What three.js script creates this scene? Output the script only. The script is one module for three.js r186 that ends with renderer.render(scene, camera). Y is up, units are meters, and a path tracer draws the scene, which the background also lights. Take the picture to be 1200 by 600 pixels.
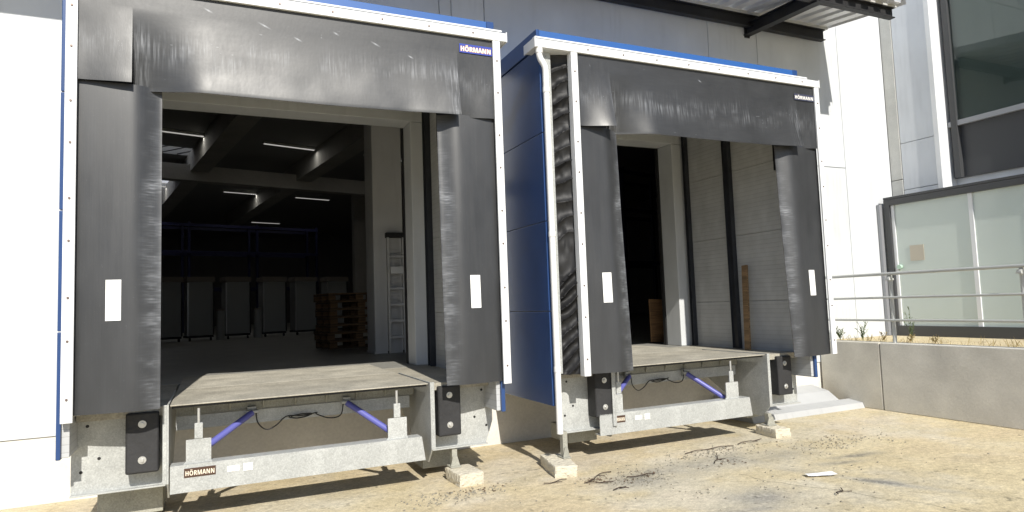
import * as THREE from 'three';
import { RoundedBoxGeometry } from 'three/addons/geometries/RoundedBoxGeometry.js';
import { mergeGeometries } from 'three/addons/utils/BufferGeometryUtils.js';
import { RectAreaLightUniformsLib } from 'three/addons/lights/RectAreaLightUniformsLib.js';

// ---------------------------------------------------------------- camera, sky, sun, exposure
const scene = new THREE.Scene();
const camera = new THREE.PerspectiveCamera(42.73, 2, 0.05, 900);
camera.rotation.order = 'YXZ';
camera.position.set(0, 1.613, 5.6);
camera.rotation.set(0.07327, -0.42904, -0.03566);

const SUN = new THREE.Vector3(-0.097, 0.8, 1).normalize();
{
  const w = 256, h = 128, d = new Float32Array(w * h * 4), v = new THREE.Vector3();
  for (let j = 0; j < h; j++) for (let i = 0; i < w; i++) {
    const el = ((j + 0.5) / h - 0.5) * Math.PI, ph = ((i + 0.5) / w - 0.5) * 2 * Math.PI;
    v.set(Math.cos(ph) * Math.cos(el), Math.sin(el), Math.sin(ph) * Math.cos(el));
    const t = Math.max(0, v.y), k = Math.pow(1 - t, 3.2), g = Math.max(0, v.dot(SUN));
    const glow = 0.25 * Math.pow(g, 6) + 0.5 * Math.pow(g, 60);
    let c = [0.15 + 0.36 * k + glow, 0.24 + 0.34 * k + glow * 0.96, 0.44 + 0.22 * k + glow * 0.88];
    if (v.y < 0) c = [0.22, 0.2, 0.16];
    d.set([...c, 1], (j * w + i) * 4);
  }
  const sky = new THREE.DataTexture(d, w, h, THREE.RGBAFormat, THREE.FloatType);
  sky.mapping = THREE.EquirectangularReflectionMapping; sky.magFilter = THREE.LinearFilter; sky.minFilter = THREE.LinearFilter;
  sky.wrapS = THREE.RepeatWrapping; sky.needsUpdate = true;
  scene.background = sky; scene.environment = sky;
}
const sun = new THREE.DirectionalLight(new THREE.Color().setRGB(1, 0.95, 0.86), 4.2);
sun.position.copy(SUN).multiplyScalar(40).add(new THREE.Vector3(3, 0, 0)); sun.target.position.set(3, 0, 0);
sun.castShadow = true; sun.shadow.mapSize.set(4096, 4096); sun.shadow.radius = 1;
Object.assign(sun.shadow.camera, { left: -16, right: 16, top: 16, bottom: -16, near: 1, far: 90 });
scene.add(sun, sun.target);

const renderer = new THREE.WebGLRenderer({ antialias: true });
renderer.toneMapping = THREE.LinearToneMapping;
renderer.toneMappingExposure = 1.3;
renderer.shadowMap.enabled = true;
RectAreaLightUniformsLib.init();

// ---------------------------------------------------------------- random and noise
let seed = 12345;
const rnd = () => { seed = (seed * 1664525 + 1013904223) >>> 0; return seed / 4294967296; };
const rr = (a, b) => a + (b - a) * rnd();
const clamp = (x, a = 0, b = 1) => Math.min(b, Math.max(a, x));
const sstep = (a, b, x) => { const t = clamp((x - a) / (b - a)); return t * t * (3 - 2 * t); };
function h2(x, y, s) { let n = Math.imul(x, 374761393) + Math.imul(y, 668265263) + Math.imul(s, 974634777) | 0; n = Math.imul(n ^ (n >>> 13), 1274126177); n ^= n >>> 16; return (n >>> 0) / 4294967296; }
function vn(x, y, px, py, s) {
  const xi = Math.floor(x), yi = Math.floor(y), fx = x - xi, fy = y - yi, m = (a, p) => ((a % p) + p) % p;
  const ux = fx * fx * (3 - 2 * fx), uy = fy * fy * (3 - 2 * fy);
  const a = h2(m(xi, px), m(yi, py), s), b = h2(m(xi + 1, px), m(yi, py), s), c = h2(m(xi, px), m(yi + 1, py), s), d = h2(m(xi + 1, px), m(yi + 1, py), s);
  return a + (b - a) * ux + (c - a) * uy + (a - b - c + d) * ux * uy;
}
function fbm(u, v, fx, fy, oct, s) { let t = 0, a = 0.5, n = 0; for (let o = 0; o < oct; o++) { t += a * vn(u * fx, v * fy, fx, fy, s + o); n += a; a *= 0.5; fx *= 2; fy *= 2; } return t / n; }
const n3 = (x, y) => vn(x + 1000, y + 1000, 4096, 4096, 7);

// ---------------------------------------------------------------- textures
function tex(w, h, fn, rx = 1, ry = rx, srgb = true, wrap = THREE.RepeatWrapping) {
  const d = new Uint8Array(w * h * 4);
  for (let j = 0; j < h; j++) for (let i = 0; i < w; i++) {
    const c = fn((i + 0.5) / w, (j + 0.5) / h), k = (j * w + i) * 4;
    if (typeof c === 'number') d[k] = d[k + 1] = d[k + 2] = clamp(c) * 255; else { d[k] = clamp(c[0]) * 255; d[k + 1] = clamp(c[1]) * 255; d[k + 2] = clamp(c[2]) * 255; }
    d[k + 3] = 255;
  }
  const t = new THREE.DataTexture(d, w, h); t.magFilter = THREE.LinearFilter; t.minFilter = THREE.LinearMipmapLinearFilter; t.generateMipmaps = true;
  t.wrapS = t.wrapT = wrap; t.repeat.set(rx, ry); if (srgb) t.colorSpace = THREE.SRGBColorSpace; t.needsUpdate = true; return t;
}
function spangle(u, v, n, s) {                       // nearest of jittered cells: zinc crystals
  const x = u * n, y = v * n, xi = Math.floor(x), yi = Math.floor(y); let b = 9, id = 0;
  for (let j = -1; j < 2; j++) for (let i = -1; i < 2; i++) {
    const cx = ((xi + i) % n + n) % n, cy = ((yi + j) % n + n) % n;
    const dx = xi + i + h2(cx, cy, s) - x, dy = yi + j + h2(cx, cy, s + 1) - y, d = dx * dx + dy * dy;
    if (d < b) { b = d; id = h2(cx, cy, s + 2); }
  }
  return id;
}
const T = {};
T.galv = tex(512, 512, (u, v) => { const a = spangle(u, v, 64, 3), b = fbm(u, v, 4, 4, 4, 11), g = fbm(u, v, 120, 120, 2, 17); const k = 0.71 + (a - 0.5) * 0.075 + (b - 0.5) * 0.13 + (g - 0.5) * 0.08; return [k * 0.99, k, k * 0.985]; }, 1.6);
T.galvRough = tex(512, 512, (u, v) => 0.52 + (spangle(u, v, 64, 3) - 0.5) * 0.2 + (fbm(u, v, 6, 6, 3, 5) - 0.5) * 0.2, 1.6, 1.6, false);
T.white = tex(512, 512, (u, v) => { const k = 0.885 + (fbm(u, v, 5, 5, 5, 21) - 0.5) * 0.07 - 0.03 * sstep(0.5, 0.9, fbm(u, v, 26, 3, 4, 23)); return [k * 0.985, k * 0.994, k]; }, 0.5);
T.concrete = tex(512, 512, (u, v) => { const k = 0.8 + (fbm(u, v, 5, 5, 5, 31) - 0.5) * 0.13 + (fbm(u, v, 120, 120, 2, 33) - 0.5) * 0.05; return [k, k * 0.985, k * 0.94]; }, 0.7);
T.concreteBump = tex(512, 512, (u, v) => fbm(u, v, 60, 60, 4, 41), 0.7, 0.7, false);
T.plinth = tex(512, 512, (u, v) => { const k = 0.86 + (fbm(u, v, 4, 4, 5, 51) - 0.5) * 0.12 + (fbm(u, v, 90, 90, 2, 53) - 0.5) * 0.06; return [k, k * 0.985, k * 0.95]; }, 0.6);
T.deck = tex(512, 512, (u, v) => { const k = 0.7 + (fbm(u, v, 6, 6, 5, 61) - 0.5) * 0.2 + (fbm(u, v, 110, 110, 2, 63) - 0.5) * 0.18; return [k, k * 0.975, k * 0.905]; }, 0.8);
T.deckBump = tex(256, 256, (u, v) => { const a = Math.abs(((u * 24 + (Math.floor(v * 24) % 2) * 0.5) % 1) - 0.5), b = Math.abs((v * 24 % 1) - 0.5); return a < 0.14 && b < 0.38 ? 1 : 0.4 + 0.3 * fbm(u, v, 40, 40, 2, 65); }, 1.2, 1.2, false);
T.blue = tex(256, 256, (u, v) => { const k = 1 + (fbm(u, v, 6, 6, 4, 71) - 0.5) * 0.16; return [0.16 * k, 0.275 * k, 0.47 * k]; }, 0.6);
T.wood = tex(256, 256, (u, v) => { const g = fbm(u, v, 4, 60, 4, 81), k = 0.55 + (g - 0.5) * 0.35; return [k * 1.08, k * 0.9, k * 0.68]; }, 1.2, 1.2);
T.steelDark = tex(256, 256, (u, v) => { const k = 0.16 + (fbm(u, v, 8, 8, 4, 91) - 0.5) * 0.07; return [k, k, k * 1.03]; }, 1);
T.ribs = tex(64, 256, (u, v) => { const a = (v * 16) % 1; return a < 0.1 ? 0.2 : 0.75 + 0.2 * fbm(u, v, 8, 40, 2, 95); }, 1.6, 1.13, false);
T.lining = tex(256, 256, (u, v) => { const k = 0.72 + (fbm(u, v, 5, 5, 5, 97) - 0.5) * 0.1 - 0.05 * ((v * 16) % 1 < 0.12 ? 1 : 0); return [k * 0.99, k, k * 1.005]; }, 1.6, 1.13);
T.pvcRough = tex(512, 512, (u, v) => 0.41 + (fbm(u, v, 6, 6, 4, 101) - 0.5) * 0.12 + (fbm(u, v, 150, 10, 3, 103) - 0.5) * 0.07, 1, 1, false);
T.pvcBump = tex(512, 512, (u, v) => 0.6 * fbm(u, v, 9, 7, 4, 105) + 0.4 * fbm(u, v, 200, 30, 2, 107), 1, 1, false);
// side flap: u = 0 at the outer edge, 1 at the rubbed inner edge
T.flap = tex(512, 1024, (u, v) => {
  let k = 0.2 + (fbm(u, v, 5, 10, 4, 111) - 0.5) * 0.05 + (fbm(u, v, 120, 6, 3, 113) - 0.5) * 0.025;
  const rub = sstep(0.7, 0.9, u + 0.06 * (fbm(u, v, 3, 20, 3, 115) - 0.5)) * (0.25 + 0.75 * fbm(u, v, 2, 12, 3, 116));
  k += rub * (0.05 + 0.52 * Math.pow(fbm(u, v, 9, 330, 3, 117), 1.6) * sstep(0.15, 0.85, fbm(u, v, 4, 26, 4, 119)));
  k += 0.05 * sstep(0.83, 0.9, fbm(u, v, 90, 130, 2, 121));
  return [k * 0.98, k, k * 1.035];
}, 1, 1, true, THREE.ClampToEdgeWrapping);
// head curtain: v = 1 at the top, 0 at the hanging edge
const scr = [[0.36, 0.8, 0.06], [0.46, 0.7, 0.04], [0.58, 0.82, 0.03], [0.71, 0.76, 0.05], [0.2, 0.88, 0.04], [0.83, 0.66, 0.03]];
const headTex = (scr, o) => tex(1024, 512, (u, v) => {
  let k = 0.2 + (fbm(u, v, 10, 4, 4, 131 + o) - 0.5) * 0.05 + (fbm(u, v, 30, 60, 3, 133 + o) - 0.5) * 0.03;
  const band = Math.exp(-Math.pow((v - 0.42 + 0.16 * (fbm(u, v, 4, 2, 2, 135 + o) - 0.5)) / 0.17, 2));
  k += band * 0.24 * sstep(0.3, 0.85, fbm(u, v, 260, 5, 3, 137 + o)) * sstep(0.25, 0.75, fbm(u, v, 12, 6, 3, 139 + o));
  const e = Math.max(sstep(0.06, 0.02, u), sstep(0.93, 0.985, u)) * sstep(0.75, 0.5, v);
  k += e * 0.2 * sstep(0.35, 0.85, fbm(u, v, 300, 6, 4, 141 + o));
  k += 0.2 * sstep(0.86, 0.9, fbm(u, v, 60, 40, 2, 143 + o)) * sstep(0.55, 0.7, fbm(u, v, 5, 4, 2, 145 + o));
  for (const [a, b, c] of scr) { const d = Math.abs((v - b) * 0.78 + (u - a) * 2.63 * 0.45), l = Math.abs((u - a) * 2.63); if (l < c && d < 0.007) k += 0.35 * (1 - l / c); }
  return [k * 0.98, k, k * 1.035];
}, 1, 1, true, THREE.ClampToEdgeWrapping);
T.head = headTex(scr, 0); T.headB = headTex([[0.45, 0.85, 0.03]], 400);
// yard slab, 17 m x 8 m: dusty beige concrete, greyer worn patches, tyre smears, oil spots, cracks
const YX = -5, YZ = -2, YW = 17, YH = 8;
T.yard = tex(2048, 1024, (u, v) => {
  const x = YX + u * YW, z = YZ + v * YH;
  const big = fbm(u, v, 9, 5, 5, 151), mid = fbm(u, v, 60, 30, 4, 153), fine = fbm(u, v, 520, 260, 2, 155), grain = h2(Math.floor(u * 2048), Math.floor(v * 1024), 157);
  let g = 0.6 * sstep(0.34, 0.82, big + 0.5 * (mid - 0.5));                       // grey wear
  let k = 0.745 + (mid - 0.5) * 0.09 + (fine - 0.5) * 0.11 + (grain - 0.5) * 0.13 + (big - 0.5) * 0.06;
  const pk = sstep(0.45, 0.7, fbm(u, v, 14, 9, 4, 165));                     // pinkish patches
  const sm = (cx, cz, ax, az, an) => { const c = Math.cos(an), s = Math.sin(an), dx = (x - cx) * c + (z - cz) * s, dz = -(x - cx) * s + (z - cz) * c; return Math.exp(-(dx * dx / (ax * ax) + dz * dz / (az * az))); };
  const st = 0.9 * sm(5.12, 1.68, 0.62, 0.07, 1.12) + 0.8 * sm(5.75, 0.98, 0.3, 0.06, 0.1) + 0.7 * sm(5.45, 1.1, 0.25, 0.06, 0.2) + 0.7 * sm(4.0, 1.5, 0.28, 0.2, 0) + 0.6 * sm(3.6, 1.7, 0.3, 0.06, 0.2) + 0.6 * sm(4.7, 0.45, 0.9, 0.2, 0) + 0.5 * sm(3.5, 0.55, 0.4, 0.25, 0) + 0.5 * sm(1.5, 1.4, 0.8, 0.12, -0.3);
  k -= clamp(st) * 0.27 * sstep(0.42, 0.66, 0.6 * mid + 0.4 * fine + 0.08);
  g = clamp(g + st * 0.6);
  k -= 0.12 * sstep(0.8, 0.88, fbm(u, v, 260, 122, 2, 159)) ;                  // small spots
  k -= 0.045 * sstep(0.45, 0.85, fbm(u, v, 34, 24, 5, 161)) ;
  const cr = Math.abs(z - (-0.28 + 0.03 * Math.sin(x * 5) + 0.04 * (mid - 0.5))); if (x > 2.45 && x < 2.9 && cr < 0.006) k -= 0.2;
  const c2 = Math.abs(x - 4.4 - 0.5 * (fbm(u, v, 6, 14, 4, 163) - 0.5) - 0.35 * (z - 1)); if (z > 0.9 && c2 < 0.008) k -= 0.14;
  return [k * (1.04 - 0.07 * g), k * (0.962 - 0.018 * g - 0.008 * pk), k * (0.775 + 0.1 * g)];
}, 1, 1, true, THREE.MirroredRepeatWrapping);
T.yardBump = tex(512, 512, (u, v) => fbm(u, v, 30, 30, 5, 171), 9, 5, false);
function textTex(w, h, draw) { const c = document.createElement('canvas'); c.width = w; c.height = h; const g = c.getContext('2d'); draw(g, w, h); const t = new THREE.CanvasTexture(c); t.colorSpace = THREE.SRGBColorSpace; t.anisotropy = 8; return t; }
const logo = (bg, fg, edge) => textTex(512, 128, (g, w, h) => {
  g.fillStyle = bg; g.fillRect(0, 0, w, h); g.font = 'bold 92px sans-serif'; g.textAlign = 'center'; g.textBaseline = 'middle';
  if (edge) { g.strokeStyle = edge; g.lineWidth = 10; g.strokeText('HÖRMANN', w / 2, h / 2 + 6, w - 26); }
  g.fillStyle = fg; g.fillText('HÖRMANN', w / 2, h / 2 + 6, w - 26);
});

// ---------------------------------------------------------------- materials
const S = (o) => new THREE.MeshStandardMaterial({ roughness: 0.7, ...o }), P = (o) => new THREE.MeshPhysicalMaterial({ roughness: 0.7, ...o });
const lin = (r, g, b) => new THREE.Color().setRGB(r, g, b);
const M = {
  galv: S({ map: T.galv, roughnessMap: T.galvRough, roughness: 1, metalness: 0.12 }),
  galvShaded: S({ map: T.galv, color: lin(0.82, 0.79, 0.7), roughness: 0.7, metalness: 0.15 }),  // darker, warmer zinc: shade under the dock put into the colour
  white: S({ map: T.white, roughness: 0.45 }),
  clad: [0, 1, 2].map((i) => S({ map: T.white, color: lin(0.87 - i * 0.025, 0.885 - i * 0.025, 0.9 - i * 0.025), roughness: 0.5 })),
  wing: S({ map: T.white, color: lin(0.86, 0.88, 0.91), roughness: 0.5 }),
  wingStrip: S({ map: T.concrete, color: lin(0.9, 0.93, 0.97), roughness: 0.7 }),
  pipe: S({ color: lin(0.78, 0.78, 0.77), roughness: 0.4 }),
  blue: P({ map: T.blue, roughness: 0.28, clearcoat: 0.25, clearcoatRoughness: 0.25 }),
  blueRoof: S({ color: lin(0.022, 0.1, 0.32), roughness: 0.45 }),
  lining: S({ map: T.lining, bumpMap: T.ribs, bumpScale: 0.002, roughness: 0.6 }),
  frame: S({ map: T.white, color: lin(0.86, 0.87, 0.88), roughness: 0.55 }),
  pvcHead: P({ map: T.head, roughnessMap: T.pvcRough, bumpMap: T.pvcBump, bumpScale: 0.0004, roughness: 1, ior: 1.62 }),
  pvcHeadB: P({ map: T.headB, roughnessMap: T.pvcRough, bumpMap: T.pvcBump, bumpScale: 0.0004, roughness: 1, ior: 1.62 }),
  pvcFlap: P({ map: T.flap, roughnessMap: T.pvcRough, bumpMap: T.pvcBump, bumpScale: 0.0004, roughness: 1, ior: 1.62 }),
  fabric: P({ color: lin(0.012, 0.012, 0.013), roughness: 0.55, ior: 1.5, bumpMap: T.pvcBump, bumpScale: 0.002 }),
  rubber: S({ map: T.steelDark, color: lin(1.2, 1.2, 1.2), roughness: 0.75, bumpMap: T.concreteBump, bumpScale: 0.003 }),
  marker: S({ color: lin(0.86, 0.86, 0.85), roughness: 0.6 }),
  bolt: S({ color: lin(0.2, 0.15, 0.13), roughness: 0.45, metalness: 0.6 }),
  zinc: S({ color: lin(0.6, 0.6, 0.58), roughness: 0.35, metalness: 0.6 }),
  deck: S({ map: T.deck, bumpMap: T.deckBump, bumpScale: 0.0012, roughness: 0.75 }),
  deckLip: S({ map: T.deck, color: lin(0.88, 0.87, 0.85), bumpMap: T.deckBump, bumpScale: 0.0012, roughness: 0.7 }),
  strut: S({ color: lin(0.12, 0.125, 0.4), roughness: 0.4 }),
  cable: S({ color: lin(0.012, 0.012, 0.012), roughness: 0.5 }),
  steel: S({ map: T.steelDark, roughness: 0.55, metalness: 0.2 }),
  steelPost: S({ map: T.steelDark, color: lin(1.6, 1.75, 2), roughness: 0.4, metalness: 0.3 }),
  purlin: S({ color: lin(0.6, 0.6, 0.58), roughness: 0.5, metalness: 0.3 }),
  sheet: S({ color: lin(0.72, 0.72, 0.72), roughness: 0.45, metalness: 0.2 }),
  concrete: S({ map: T.concrete, bumpMap: T.concreteBump, bumpScale: 0.0012, roughness: 0.9 }),
  concreteB: S({ map: T.concrete, color: lin(0.93, 0.92, 0.9), bumpMap: T.concreteBump, bumpScale: 0.0012, roughness: 0.9 }),
  block: S({ map: T.concrete, color: lin(1, 0.95, 0.84), bumpMap: T.concreteBump, bumpScale: 0.015, roughness: 0.95 }),
  plinth: S({ map: T.plinth, roughness: 0.85 }),
  kerb: S({ map: T.white, color: lin(0.6, 0.6, 0.6), roughness: 0.7 }),
  yard: S({ map: T.yard, bumpMap: T.yardBump, bumpScale: 0.008, roughness: 0.93 }),
  walk: S({ map: T.yard, roughness: 0.95 }),
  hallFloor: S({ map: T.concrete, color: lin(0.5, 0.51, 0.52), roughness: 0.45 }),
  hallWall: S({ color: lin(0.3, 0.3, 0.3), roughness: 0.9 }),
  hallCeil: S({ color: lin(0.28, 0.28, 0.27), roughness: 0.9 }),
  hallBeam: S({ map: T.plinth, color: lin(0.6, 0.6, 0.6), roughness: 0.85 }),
  column: S({ map: T.white, color: lin(0.82, 0.81, 0.8), roughness: 0.8 }),
  cab: S({ color: lin(0.4, 0.41, 0.4), roughness: 0.5 }),
  cabEdge: S({ color: lin(0.75, 0.75, 0.75), roughness: 0.3, metalness: 0.7 }),
  cabTop: S({ color: lin(0.25, 0.22, 0.19), roughness: 0.8 }),
  rackBlue: S({ color: lin(0.016, 0.018, 0.07), roughness: 0.5 }),
  wood: S({ map: T.wood, color: lin(0.75, 0.72, 0.68), roughness: 0.85 }), palletWood: S({ map: T.wood, color: lin(0.5, 0.44, 0.38), roughness: 0.9 }), woodDark: S({ map: T.wood, color: lin(0.26, 0.24, 0.22), roughness: 0.9 }),
  board: S({ map: T.wood, color: lin(0.75, 0.62, 0.5), roughness: 0.85 }),
  alu: S({ color: lin(0.6, 0.6, 0.6), roughness: 0.4, metalness: 0.6 }), black: S({ color: lin(0.012, 0.012, 0.012), roughness: 0.6 }),
  lamp: S({ color: lin(0.8, 0.8, 0.8), emissive: lin(1, 0.98, 0.92), emissiveIntensity: 0.3 }),
  dome: P({ color: lin(0.9, 0.9, 0.9), side: THREE.DoubleSide, transmission: 0.6, roughness: 1, thickness: 0 }),
  anthra: S({ color: lin(0.055, 0.057, 0.06), roughness: 0.45 }),
  greyPost: S({ color: lin(0.3, 0.31, 0.33), roughness: 0.45, metalness: 0.2 }),
  glassReflectTint: P({ color: lin(0.8, 0.87, 0.83), transmission: 0.4, roughness: 0.12, thickness: 0, ior: 1.52 }),  // pale body colour paints bright reflections into the door glass
  glass: P({ color: lin(0.86, 0.93, 0.9), transmission: 1, roughness: 0.02, thickness: 0, ior: 1.52 }),
  notice: S({ color: lin(0.5, 0.46, 0.38), roughness: 0.8 }), knob: S({ color: lin(0.45, 0.62, 0.5), roughness: 0.4 }),
  leaf: P({ color: lin(0.1, 0.14, 0.05), roughness: 0.8, transmission: 0.2, thickness: 0, side: THREE.DoubleSide }), leafDry: S({ color: lin(0.3, 0.23, 0.1), roughness: 0.9, side: THREE.DoubleSide }),
  twig: S({ color: lin(0.06, 0.04, 0.028), roughness: 0.9 }), dryLeaf: S({ color: lin(0.13, 0.085, 0.05), roughness: 0.9, side: THREE.DoubleSide }),
  paper: S({ color: lin(0.85, 0.85, 0.84), roughness: 0.8, side: THREE.DoubleSide }),
  logoBlue: S({ map: logo('#2b3f9c', '#f4f1ea', '#c98a3a'), roughness: 0.5 }),
  logoPale: S({ map: logo('#3c3f52', '#f2efe8', null), roughness: 0.5 }),
  logoDark: S({ map: logo('#4a3428', '#e9dfcb', null), roughness: 0.5 }),
  sticker: S({ map: textTex(256, 128, (g, w, h) => { g.fillStyle = '#eeece6'; g.fillRect(0, 0, w, h); g.fillStyle = '#a9a69c'; for (let i = 0; i < 5; i++) g.fillRect(16, 18 + i * 20, 60 + ((i * 53) % 130), 7); }), roughness: 0.6 }),
};

// ---------------------------------------------------------------- building helpers (shapes are written in world metres)
const names = {}, bases = new Map();
const numbered = (n) => { const k = names[n] = (names[n] ?? -1) + 1; return k ? `${n}_${String(k).padStart(3, '0')}` : n; };
function uvBox(g) {
  g = g.index ? g.toNonIndexed() : g;
  const p = g.attributes.position, n = g.attributes.normal, uv = new Float32Array(p.count * 2);
  for (let i = 0; i < p.count; i++) {
    const ax = Math.abs(n.getX(i)), ay = Math.abs(n.getY(i)), az = Math.abs(n.getZ(i)), x = p.getX(i), y = p.getY(i), z = p.getZ(i);
    if (ay >= ax && ay >= az) uv.set([x, z], i * 2); else if (ax >= az) uv.set([z, y], i * 2); else uv.set([x, y], i * 2);
  }
  g.setAttribute('uv', new THREE.BufferAttribute(uv, 2)); return g;
}
const clean = (g) => { for (const k of Object.keys(g.attributes)) if (!['position', 'normal', 'uv'].includes(k)) g.deleteAttribute(k); return g.index ? g.toNonIndexed() : g; };
function bx(x0, x1, y0, y1, z0, z1, r = 0.003) {
  const w = Math.abs(x1 - x0), h = Math.abs(y1 - y0), d = Math.abs(z1 - z0), q = Math.min(r, w / 2.2, h / 2.2, d / 2.2);
  const g = q > 0 ? new RoundedBoxGeometry(w, h, d, 1, q) : new THREE.BoxGeometry(w, h, d);
  g.translate((x0 + x1) / 2, (y0 + y1) / 2, (z0 + z1) / 2); return uvBox(g);
}
function cyl(a, b, r, r2 = r, seg = 14) {
  const A = new THREE.Vector3(...a), B = new THREE.Vector3(...b), L = A.distanceTo(B), g = new THREE.CylinderGeometry(r2, r, L, seg);
  g.applyQuaternion(new THREE.Quaternion().setFromUnitVectors(new THREE.Vector3(0, 1, 0), B.clone().sub(A).normalize())); const c = A.add(B).multiplyScalar(0.5); g.translate(c.x, c.y, c.z); return clean(g);
}
function tube(pts, r, seg = 40, rad = 7) { return clean(new THREE.TubeGeometry(new THREE.CatmullRomCurve3(pts.map((p) => new THREE.Vector3(...p))), seg, r, rad)); }
function prism(pts, a, z0, z1) {                    // outline extruded; a = axis of extrusion: 'z' outline (x,y), 'x' outline (z,y)
  const s = new THREE.Shape(pts.map((p) => new THREE.Vector2(...p))), g = new THREE.ExtrudeGeometry(s, { depth: z1 - z0, bevelEnabled: false });
  if (a === 'z') g.translate(0, 0, z0); else { g.rotateY(-Math.PI / 2); g.scale(-1, 1, 1); flip(g); g.translate(z0, 0, 0); }
  return uvBox(clean(g));
}
function flip(g) { const gg = g.index ? g.toNonIndexed() : g, p = gg.attributes.position.array; for (let i = 0; i < p.length; i += 9) for (let k = 0; k < 3; k++) { const t = p[i + 3 + k]; p[i + 3 + k] = p[i + 6 + k]; p[i + 6 + k] = t; } if (gg !== g) g.copy(gg); g.computeVertexNormals(); }
function slab(fn, nu, nv, th) {                     // a thin curved sheet with a front, a back and edges; uv = (u, v)
  const idx = [], V = [], N = [], U = [], e = 1e-3, a = new THREE.Vector3(), b = new THREE.Vector3(), n = new THREE.Vector3(), W = nu + 1;
  for (const side of [1, -1]) for (let j = 0; j <= nv; j++) for (let i = 0; i <= nu; i++) {
    const u = i / nu, v = j / nv, p = fn(u, v), pu0 = fn(Math.max(0, u - e), v), pu1 = fn(Math.min(1, u + e), v), pv0 = fn(u, Math.max(0, v - e)), pv1 = fn(u, Math.min(1, v + e));
    a.set(pu1[0] - pu0[0], pu1[1] - pu0[1], pu1[2] - pu0[2]); b.set(pv1[0] - pv0[0], pv1[1] - pv0[1], pv1[2] - pv0[2]); n.crossVectors(a, b).normalize();
    V.push(p[0] + n.x * th / 2 * side, p[1] + n.y * th / 2 * side, p[2] + n.z * th / 2 * side); N.push(n.x * side, n.y * side, n.z * side); U.push(u, v);
  }
  const O = W * (nv + 1);
  for (let j = 0; j < nv; j++) for (let i = 0; i < nu; i++) { const k = j * W + i; idx.push(k, k + 1, k + W + 1, k, k + W + 1, k + W, O + k, O + k + W + 1, O + k + 1, O + k, O + k + W, O + k + W + 1); }
  const g = new THREE.BufferGeometry(); g.setAttribute('position', new THREE.Float32BufferAttribute(V, 3)); g.setAttribute('normal', new THREE.Float32BufferAttribute(N, 3)); g.setAttribute('uv', new THREE.Float32BufferAttribute(U, 2)); g.setIndex(idx);
  const rim = []; const q = (k, l) => { rim.push(k, O + k, O + l, k, O + l, l); };
  for (let i = 0; i < nu; i++) { q(i + 1, i); q(nv * W + i, nv * W + i + 1); } for (let j = 0; j < nv; j++) { q(j * W, (j + 1) * W); q((j + 1) * W + nu, j * W + nu); }
  const g2 = new THREE.BufferGeometry(); g2.setAttribute('position', new THREE.Float32BufferAttribute(V, 3)); g2.setAttribute('uv', new THREE.Float32BufferAttribute(U, 2)); g2.setIndex(rim);
  const r2 = g2.toNonIndexed(); r2.computeVertexNormals(); return mergeGeometries([g.toNonIndexed(), r2]);
}
const shade = (m) => { m.castShadow = m.receiveShadow = true; return m; };
function thing(name, label, category, base = [0, 0, 0], group) {
  const o = new THREE.Group(); o.name = numbered(name); o.position.set(...base); scene.add(o); bases.set(o, base);
  o.userData = { label, category }; if (group) o.userData.group = group; return o;
}
function part(parent, name, geos, mat, label) {
  const l = (Array.isArray(geos) ? geos : [geos]).map(clean), g = l.length > 1 ? mergeGeometries(l) : l[0].clone(), b = bases.get(parent);
  g.translate(-b[0], -b[1], -b[2]); const m = shade(new THREE.Mesh(g, mat)); m.name = name; if (label) m.userData.label = label; parent.add(m); bases.set(m, b); return m;
}
function solo(name, label, category, geos, mat, base, group) {           // a thing that is one mesh
  const l = (Array.isArray(geos) ? geos : [geos]).map(clean), g = l.length > 1 ? mergeGeometries(l) : l[0].clone(); g.translate(-base[0], -base[1], -base[2]);
  const m = shade(new THREE.Mesh(g, mat)); m.position.set(...base); m.name = numbered(name); m.userData = { label, category }; if (group) m.userData.group = group; scene.add(m); bases.set(m, base); return m;
}
function struct(name, geos, mat) { const l = (Array.isArray(geos) ? geos : [geos]).map(clean), m = shade(new THREE.Mesh(l.length > 1 ? mergeGeometries(l) : l[0], mat)); m.name = name; m.userData.kind = 'structure'; scene.add(m); bases.set(m, [0, 0, 0]); return m; }

// ---------------------------------------------------------------- the setting: yard, walkway, hall shell
{
  const g = new THREE.PlaneGeometry(500, 500); g.rotateX(-Math.PI / 2);
  const p = g.attributes.position, uv = g.attributes.uv; for (let i = 0; i < p.count; i++) uv.setXY(i, (p.getX(i) - YX) / YW, (p.getZ(i) - YZ) / YH);
  struct('yard_ground', g, M.yard);
  const w = bx(8.452, 16, 0.3, 0.902, -1.49, 30, 0); const q = w.attributes.uv; for (let i = 0; i < q.count; i++) q.setXY(i, q.getX(i) / YW + 0.37, q.getY(i) / YH + 0.61);
  struct('walkway', w, M.walk);
}
const HA = 0.27, hc = Math.cos(HA), hs = Math.sin(HA);                     // the hall's grid is turned against the dock front
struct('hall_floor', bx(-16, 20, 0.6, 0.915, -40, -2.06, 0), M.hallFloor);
const skyl = [[-1.75, -16.1, 2.7, 1.0], [-1.95, -21.6, 2.0, 3.4]];
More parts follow.
